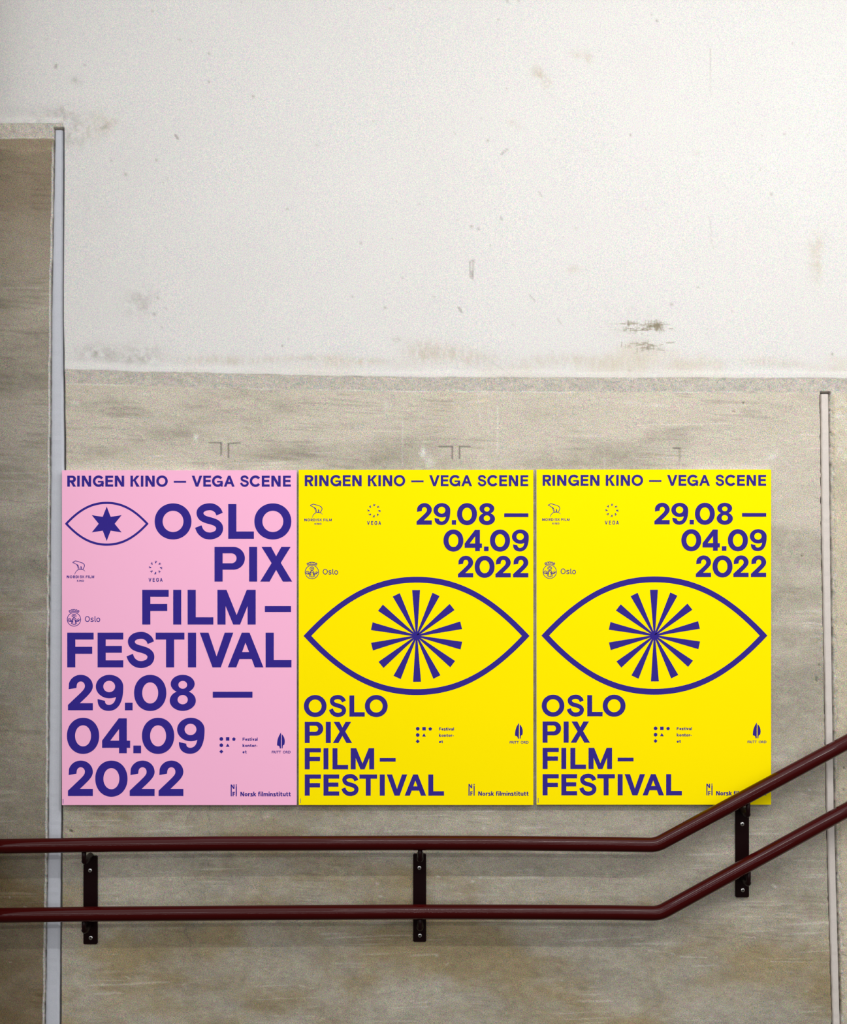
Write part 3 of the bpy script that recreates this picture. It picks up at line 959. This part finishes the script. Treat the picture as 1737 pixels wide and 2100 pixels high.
def institute(ox, oy):
    f = Flat()
    k = 150 / 1737.0
    t = lambda p: (460 + ox + p[0] * k, 1600 + oy + p[1] * k)
    w = 25
    f.stroke([(164, 103), (164, 381)], w, fn=t)
    f.stroke([(229, 103), (229, 205)], 23, fn=t)
    f.poly([[(152, 103), (180, 103), (241, 205), (212, 205)]], t)
    f.stroke([(285, 140), (285, 381)], w, fn=t)
    f.poly([ell(285, 114, 15, 14, n=14)], t)
    f.stroke([(208, 278), (208, 381)], w, fn=t)
    f.stroke([(196, 288), (252, 288)], 20, fn=t)
    f.stroke([(200, 330), (248, 330)], 20, fn=t)
    small(f, 'Norsk', 460 + ox + 383 * k, 460 + ox + 757 * k, 1600 + oy + 381 * k, 103 * k, 20)
    small(f, 'filminstitutt', 460 + ox + 803 * k, 460 + ox + 1577 * k, 1600 + oy + 381 * k, 103 * k, 20)
    return f


def imprint(ox, oy):
    f = Flat()
    for a, b in ((1638.6, 1640.2), (1640.6, 1641.8), (1642.2, 1644.2), (1644.6, 1645.4), (1645.8, 1647.8)):
        bar(f, 128.8 + ox, 130.1 + ox, a + oy, b + oy)
    return f


def lens(cx, cy, hw, hh, ax, ay, n=40):
    """pointed eye outline from four cubic arcs"""
    q = bez((-hw, 0), (-hw + ax, -ay), (-hw * 0.38, -hh), (0, -hh), n)
    top = q + [(-p[0], p[1]) for p in q[::-1]][1:]
    low = [(p[0], -p[1]) for p in top[::-1]][1:-1]
    return [(cx + p[0], cy + p[1]) for p in top + low]


# --- pink poster
k1 = 520 / 1737.0
p_org = P(127, 1651, 0)
pink = empty('film_poster', p_org)
tag(pink, 'pink film festival poster with a star-pupil eye and huge indigo title', 'poster')
sheet_mesh(127, 964.5, 608.4, 1651.2, p_org, pink, M_PINK)
header(0, 0).build('header_lettering', YI, p_org, pink, M_INK)
f = Flat()
ex, ey = 110 + 364 * k1, 950 + 414.5 * k1
f.poly([lens(ex, ey, 287 * k1, 150.5 * k1, 92 * k1, 101 * k1), lens(ex, ey, 267 * k1, 135.5 * k1, 84 * k1, 90 * k1)])
eye = f.build('eye_emblem', YI, p_org, pink, M_INK)
f = Flat()
star = []
for i in range(12):
    r = (118 if i % 2 == 0 else 54.5) * k1
    a = math.radians(-90 + 30 * i)
    star.append((ex - .2 + r * math.cos(a), ey + r * math.sin(a)))
f.poly([star])
f.build('star_pupil', YI, Vector((0, 0, 0)) + p_org, eye, M_INK)
f = Flat()
cap = 238 * k1
row(f, 'OSLO', [(692, 944), (967, 1163), (1196, 1372), (1375, 1628)], 950 + 517.5 * k1, cap, 110, k1)
row(f, 'PIX', [(1102, 1310), (1339, 1394), (1415, 1634)], 950 + 811 * k1, cap, 110, k1)
row(f, 'FILM', [(607, 788), (819, 874), (918, 1094), (1122, 1384)], 950 + 1105 * k1, cap, 110, k1)
bar(f, 110 + 1447 * k1, 110 + 1626 * k1, 950 + 978 * k1, 950 + 1019 * k1)
row(f, 'FESTIVAL', [(93, 274), (301, 477), (497, 692), (699, 896), (920, 976), (1001, 1231), (1193, 1437), (1452, 1629)], 1280 + 296 * k1, cap, 110, k1)
f.build('title_lettering', YI, p_org, pink, M_INK)
f = Flat()
row(f, '29.08', [(98, 269), (289, 477), (488, 541), (551, 772), (795, 974)], 1280 + 590 * k1, cap, 110, k1)
bar(f, 110 + 1090 * k1, 110 + 1362 * k1, 1280 + 463 * k1, 1280 + 504 * k1)
row(f, '04.09', [(91, 312), (332, 524), (546, 599), (605, 826), (846, 1034)], 1280 + 884 * k1, cap, 110, k1)
row(f, '2022', [(98, 269), (285, 506), (521, 692), (719, 889)], 1280 + 1177.5 * k1, cap, 110, k1)
f.build('date_lettering', YI, p_org, pink, M_INK)
bear(0, 0).build('bear_logo', YI, p_org, pink, M_INK)
ring_of_v(0, 0).build('ring_logo', YI, p_org, pink, M_INK)
crest(0, 0).build('crest_logo', YI, p_org, pink, M_INK)
shapes(0, 0).build('shapes_logo', YI, p_org, pink, M_INK)
shapes_caption(0, 0).build('logo_caption', YI, p_org, pink, M_INK)
leaf(0, 0).build('leaf_logo', YI, p_org, pink, M_INK)
institute(0, 0).build('institute_logo', YI, p_org, pink, M_INK)
imprint(0, 0).build('imprint', YI, p_org, pink, M_INK)

# --- yellow posters
k2 = 510 / 1737.0
y_org = P(612.6, 1651, 0)
yel = empty('film_poster', y_org)
tag(yel, 'yellow film festival poster in the middle of the row, next to the pink one', 'poster', 'yellow eye posters')
sheet_mesh(612.6, 963.6, 1093.7, 1651, y_org, yel, M_YELLOW)
header(487.0, -1.0).build('header_lettering', YI, y_org, yel, M_INK)
f = Flat()
ex, ey = 600 + 866 * k2, 1304.1
f.poly([lens(ex, ey, 231.8, 121.3, 74, 80), lens(ex, ey, 215.9, 109.2, 68, 73)])
eye = f.build('eye_emblem', YI, y_org, yel, M_INK)
f = Flat()
for i in range(14):
    a = math.radians(-90.6 + 360 / 14 * i)
    u, v = (math.cos(a), math.sin(a)), (-math.sin(a), math.cos(a))
    q = lambda r, s: (ex + u[0] * r + v[0] * s, ey + u[1] * r + v[1] * s)
    f.poly([[q(0, -1.3), q(94, -8.1), q(94, 8.1), q(0, 1.3)]])
f.poly([ell(ex, ey, 6.5, 6.5, n=24)])
f.build('ray_pupil', YI, y_org, eye, M_INK)
f = Flat()
cap = 148.3 * k2
row(f, 'OSLO', [(79, 237), (253, 375), (397, 504), (505, 664)], 1300 + 578 * k2, cap, 600, k2)
row(f, 'PIX', [(85, 214), (232, 267), (281, 416)], 1300 + 762 * k2, cap, 600, k2)
row(f, 'FILM', [(85, 198), (216, 250), (279, 388), (406, 570)], 1300 + 946 * k2, cap, 600, k2)
bar(f, 600 + 609 * k2, 600 + 720 * k2, 1300 + 867 * k2, 1300 + 892 * k2)
row(f, 'FESTIVAL', [(85, 198), (216, 326), (340, 462), (467, 590), (609, 644), (658, 801), (783, 933), (948, 1058)], 1300 + 1130 * k2, cap, 600, k2)
f.build('title_lettering', YI, y_org, yel, M_INK)
f = Flat()
row(f, '29.08', [(866, 973), (984, 1102), (1112, 1142), (1149, 1288), (1301, 1414)], 950 + 429.5 * k2, cap, 600, k2)
bar(f, 600 + 1478 * k2, 600 + 1647 * k2, 950 + 350 * k2, 950 + 376 * k2)
row(f, '04.09', [(1054, 1193), (1202, 1323), (1337, 1369), (1379, 1519), (1532, 1650)], 950 + 614 * k2, cap, 600, k2)
row(f, '2022', [(1155, 1262), (1272, 1411), (1417, 1524), (1540, 1647)], 950 + 797.5 * k2, cap, 600, k2)
f.build('date_lettering', YI, y_org, yel, M_INK)
bear(487.1, -116.7).build('bear_logo', YI, y_org, yel, M_INK)
ring_of_v(447.9, -116.7).build('ring_logo', YI, y_org, yel, M_INK)
crest(487.9, -97.1).build('crest_logo', YI, y_org, yel, M_INK)
shapes(402.7, -21).build('shapes_logo', YI, y_org, yel, M_INK)
shapes_caption(402.7, -21).build('logo_caption', YI, y_org, yel, M_INK)
leaf(488, -20).build('leaf_logo', YI, y_org, yel, M_INK)
institute(487.7, -1.1).build('institute_logo', YI, y_org, yel, M_INK)
imprint(486.6, -1.2).build('imprint', YI, y_org, yel, M_INK)


def copy_tree(o, parent=None):
    c = o.copy()
    COL.objects.link(c)
    c.parent = parent
    for ch in list(o.children):
        copy_tree(ch, c)
    return c


yel2 = copy_tree(yel)
yel2.location = y_org + (P(487.75, 0, YS) - P(0, 0.7, YS))
yel2['label'] = 'yellow film festival poster at the right end, its corner behind the rising handrail'


# ------------------------------------------------------------------ handrail
YR = -0.0675
RR = 29.4 / S / 2 * (D + YR) / D


def tube(bm, path, rad, seg=24, cap=True):
    pts = [Vector(p) for p in path]
    rings = []
    n = len(pts)
    up = Vector((0, -1, 0))
    prev = None
    for i in range(n):
        t = (pts[min(i + 1, n - 1)] - pts[max(i - 1, 0)]).normalized()
        if prev is None:
            ref = up if abs(t.dot(up)) < .9 else Vector((1, 0, 0))
            a = (ref - t * ref.dot(t)).normalized()
        else:
            a = (prev - t * prev.dot(t)).normalized()
        prev = a
        b = t.cross(a)
        r = rad[i] if isinstance(rad, (list, tuple)) else rad
        rings.append([bm.verts.new(pts[i] + a * math.cos(2 * PI * k / seg) * r + b * math.sin(2 * PI * k / seg) * r) for k in range(seg)])
    for r0, r1 in zip(rings, rings[1:]):
        for k in range(seg):
            bm.faces.new((r0[k], r0[(k + 1) % seg], r1[(k + 1) % seg], r1[k]))
    if cap:
        bm.faces.new(rings[0][::-1])
        bm.faces.new(rings[-1])


def bend(p, c, q, cut, n=8):
    """rounded corner at c between p and q"""
    p, c, q = Vector(p), Vector(c), Vector(q)
    a = c + (p - c).normalized() * cut
    b = c + (q - c).normalized() * cut
    return [((1 - t) ** 2) * a + 2 * t * (1 - t) * c + t * t * b for t in [i / n for i in range(n + 1)]]


rail_org = P(868.5, 1880, 0)
rail = empty('handrail', rail_org)
tag(rail, 'dark red double tube handrail bracketed to the concrete, rising at the right', 'handrail')


def rail_tube(name, left_pts, corner, right, label=None):
    bm = bmesh.new()
    pl = [P(x, y, YR) for x, y in left_pts]
    pl[0].x = SHADE_PIER - 0.004
    pc, pr = P(*corner, YR), P(*right, YR)
    # carry the rise on beyond the frame
    pe = pr + (pr - pc).normalized() * 0.85
    cor = bend(pl[-1], pc, pe, 0.020, 8)
    tube(bm, [p - rail_org for p in pl + cor + [pe]], RR, 40)
    o = bm_obj(name, bm, M_RED, rail, True)
    return o


rail_tube('upper_rail', [(-20, 1735.8), (0, 1735.5), (200, 1732.5), (450, 1730), (860, 1728.6), (1050, 1729.2), (1250, 1731.5)], (1346, 1733), (1737, 1522))
rail_tube('lower_rail', [(-20, 1877.3), (0, 1877), (200, 1874.5), (450, 1872.5), (860, 1870), (1050, 1870.3), (1250, 1871.5)], (1352, 1873), (1737, 1661))


def rounded_plate(x0, y0, x1, y1, r, y_back, y_front, bev):
    bm = bmesh.new()
    a, b = P(x0, y1, 0), P(x1, y0, 0)
    def loop(ins):
        out = []
        for cx, cz, a0 in ((b.x - r, b.z - r, 0), (a.x + r, b.z - r, 90), (a.x + r, a.z + r, 180), (b.x - r, a.z + r, 270)):
            for i in range(6):
                t = math.radians(a0 + 90 * i / 5)
                out.append((cx + (r - ins) * math.cos(t), cz + (r - ins) * math.sin(t)))
        return out
    rings = []
    for ins, yy in ((0, y_back), (0, y_front + bev), (bev * .4, y_front + bev * .3), (bev, y_front)):
        rings.append([bm.verts.new((x - rail_org.x, yy, z - rail_org.z)) for x, z in loop(ins)])
    n = len(rings[0])
    for r0, r1 in zip(rings, rings[1:]):
        for k in range(n):
            bm.faces.new((r0[k], r0[(k + 1) % n], r1[(k + 1) % n], r1[k]))
    bm.faces.new(rings[0][::-1])
    bm.faces.new(rings[-1])
    return bm


def screw_mesh(c, y_front, parent):
    bm = bmesh.new()
    seg = 20
    prof = [(0.0062, 0.0), (0.0062, 0.0012), (0.0056, 0.0024), (0.0042, 0.0032), (0.0029, 0.0034)]
    rings = [[bm.verts.new((c.x - rail_org.x + r * math.cos(2 * PI * k / seg), y_front - h, c.z - rail_org.z + r * math.sin(2 * PI * k / seg))) for k in range(seg)] for r, h in prof]
    # hexagonal socket
    hexr = [bm.verts.new((c.x - rail_org.x + 0.0027 * math.cos(2 * PI * k / seg), y_front - 0.0012, c.z - rail_org.z + 0.0027 * math.sin(2 * PI * k / seg))) for k in range(seg)]
    rings.append(hexr)
    for r0, r1 in zip(rings, rings[1:]):
        for k in range(seg):
            bm.faces.new((r0[k], r0[(k + 1) % seg], r1[(k + 1) % seg], r1[k]))
    bm.faces.new(rings[0][::-1])
    cap_f = bm.faces.new(hexr)
    o = bm_obj('screw', bm, M_STEEL, parent)
    o.data.materials.append(M_HOLE)
    o.data.polygons[len(o.data.polygons) - 1].material_index = 1
    o['label'] = 'bright steel socket screw'
    return o


def bracket(x0, x1, y0, y1, s1, s2, u_mid, l_mid, drop=0.030):
    """plate on the wall, two bent arms carrying the rails (u_mid, l_mid: photograph points of the rail centres there)"""
    pf = -0.0075
    b = bm_obj('bracket', rounded_plate(x0, y0, x1, y1, 0.0045, 0.0015, pf, 0.0015), M_BRACKET, rail)
    b['label'] = 'near-black bracket plate'
    for (mx, my) in (u_mid, l_mid):
        c = P(mx, my, YR)
        low = c.z - RR - drop
        st = Vector((c.x, pf + 0.002, low))
        el = Vector((c.x, YR, low))
        tp = Vector((c.x, YR, c.z - RR + 0.004))
        bm = bmesh.new()
        path = [st] + bend(st, el, tp, 0.017, 8) + [tp]
        tube(bm, [p - rail_org for p in path], [0.0098] * 4 + [0.0090] * 2 + [0.0066] * (len(path) - 6), 16)
        bm_obj('arm', bm, M_BRACKET, b, True)
    for (sx, sy) in (s1, s2):
        screw_mesh(P(sx, sy, pf), pf, b)


bracket(172.3, 200.8, 1754, 1935, (185, 1785), (186.3, 1923), (172.3, 1733), (172.3, 1875))
bracket(847.3, 873.8, 1750, 1930, (860, 1779.7), (861.2, 1918.3), (861.5, 1728.6), (861.5, 1870))
bracket(1507.2, 1534.8, 1656, 1839, (1522, 1690), (1523, 1825.3), (1534, 1632), (1535, 1773), 0.037)
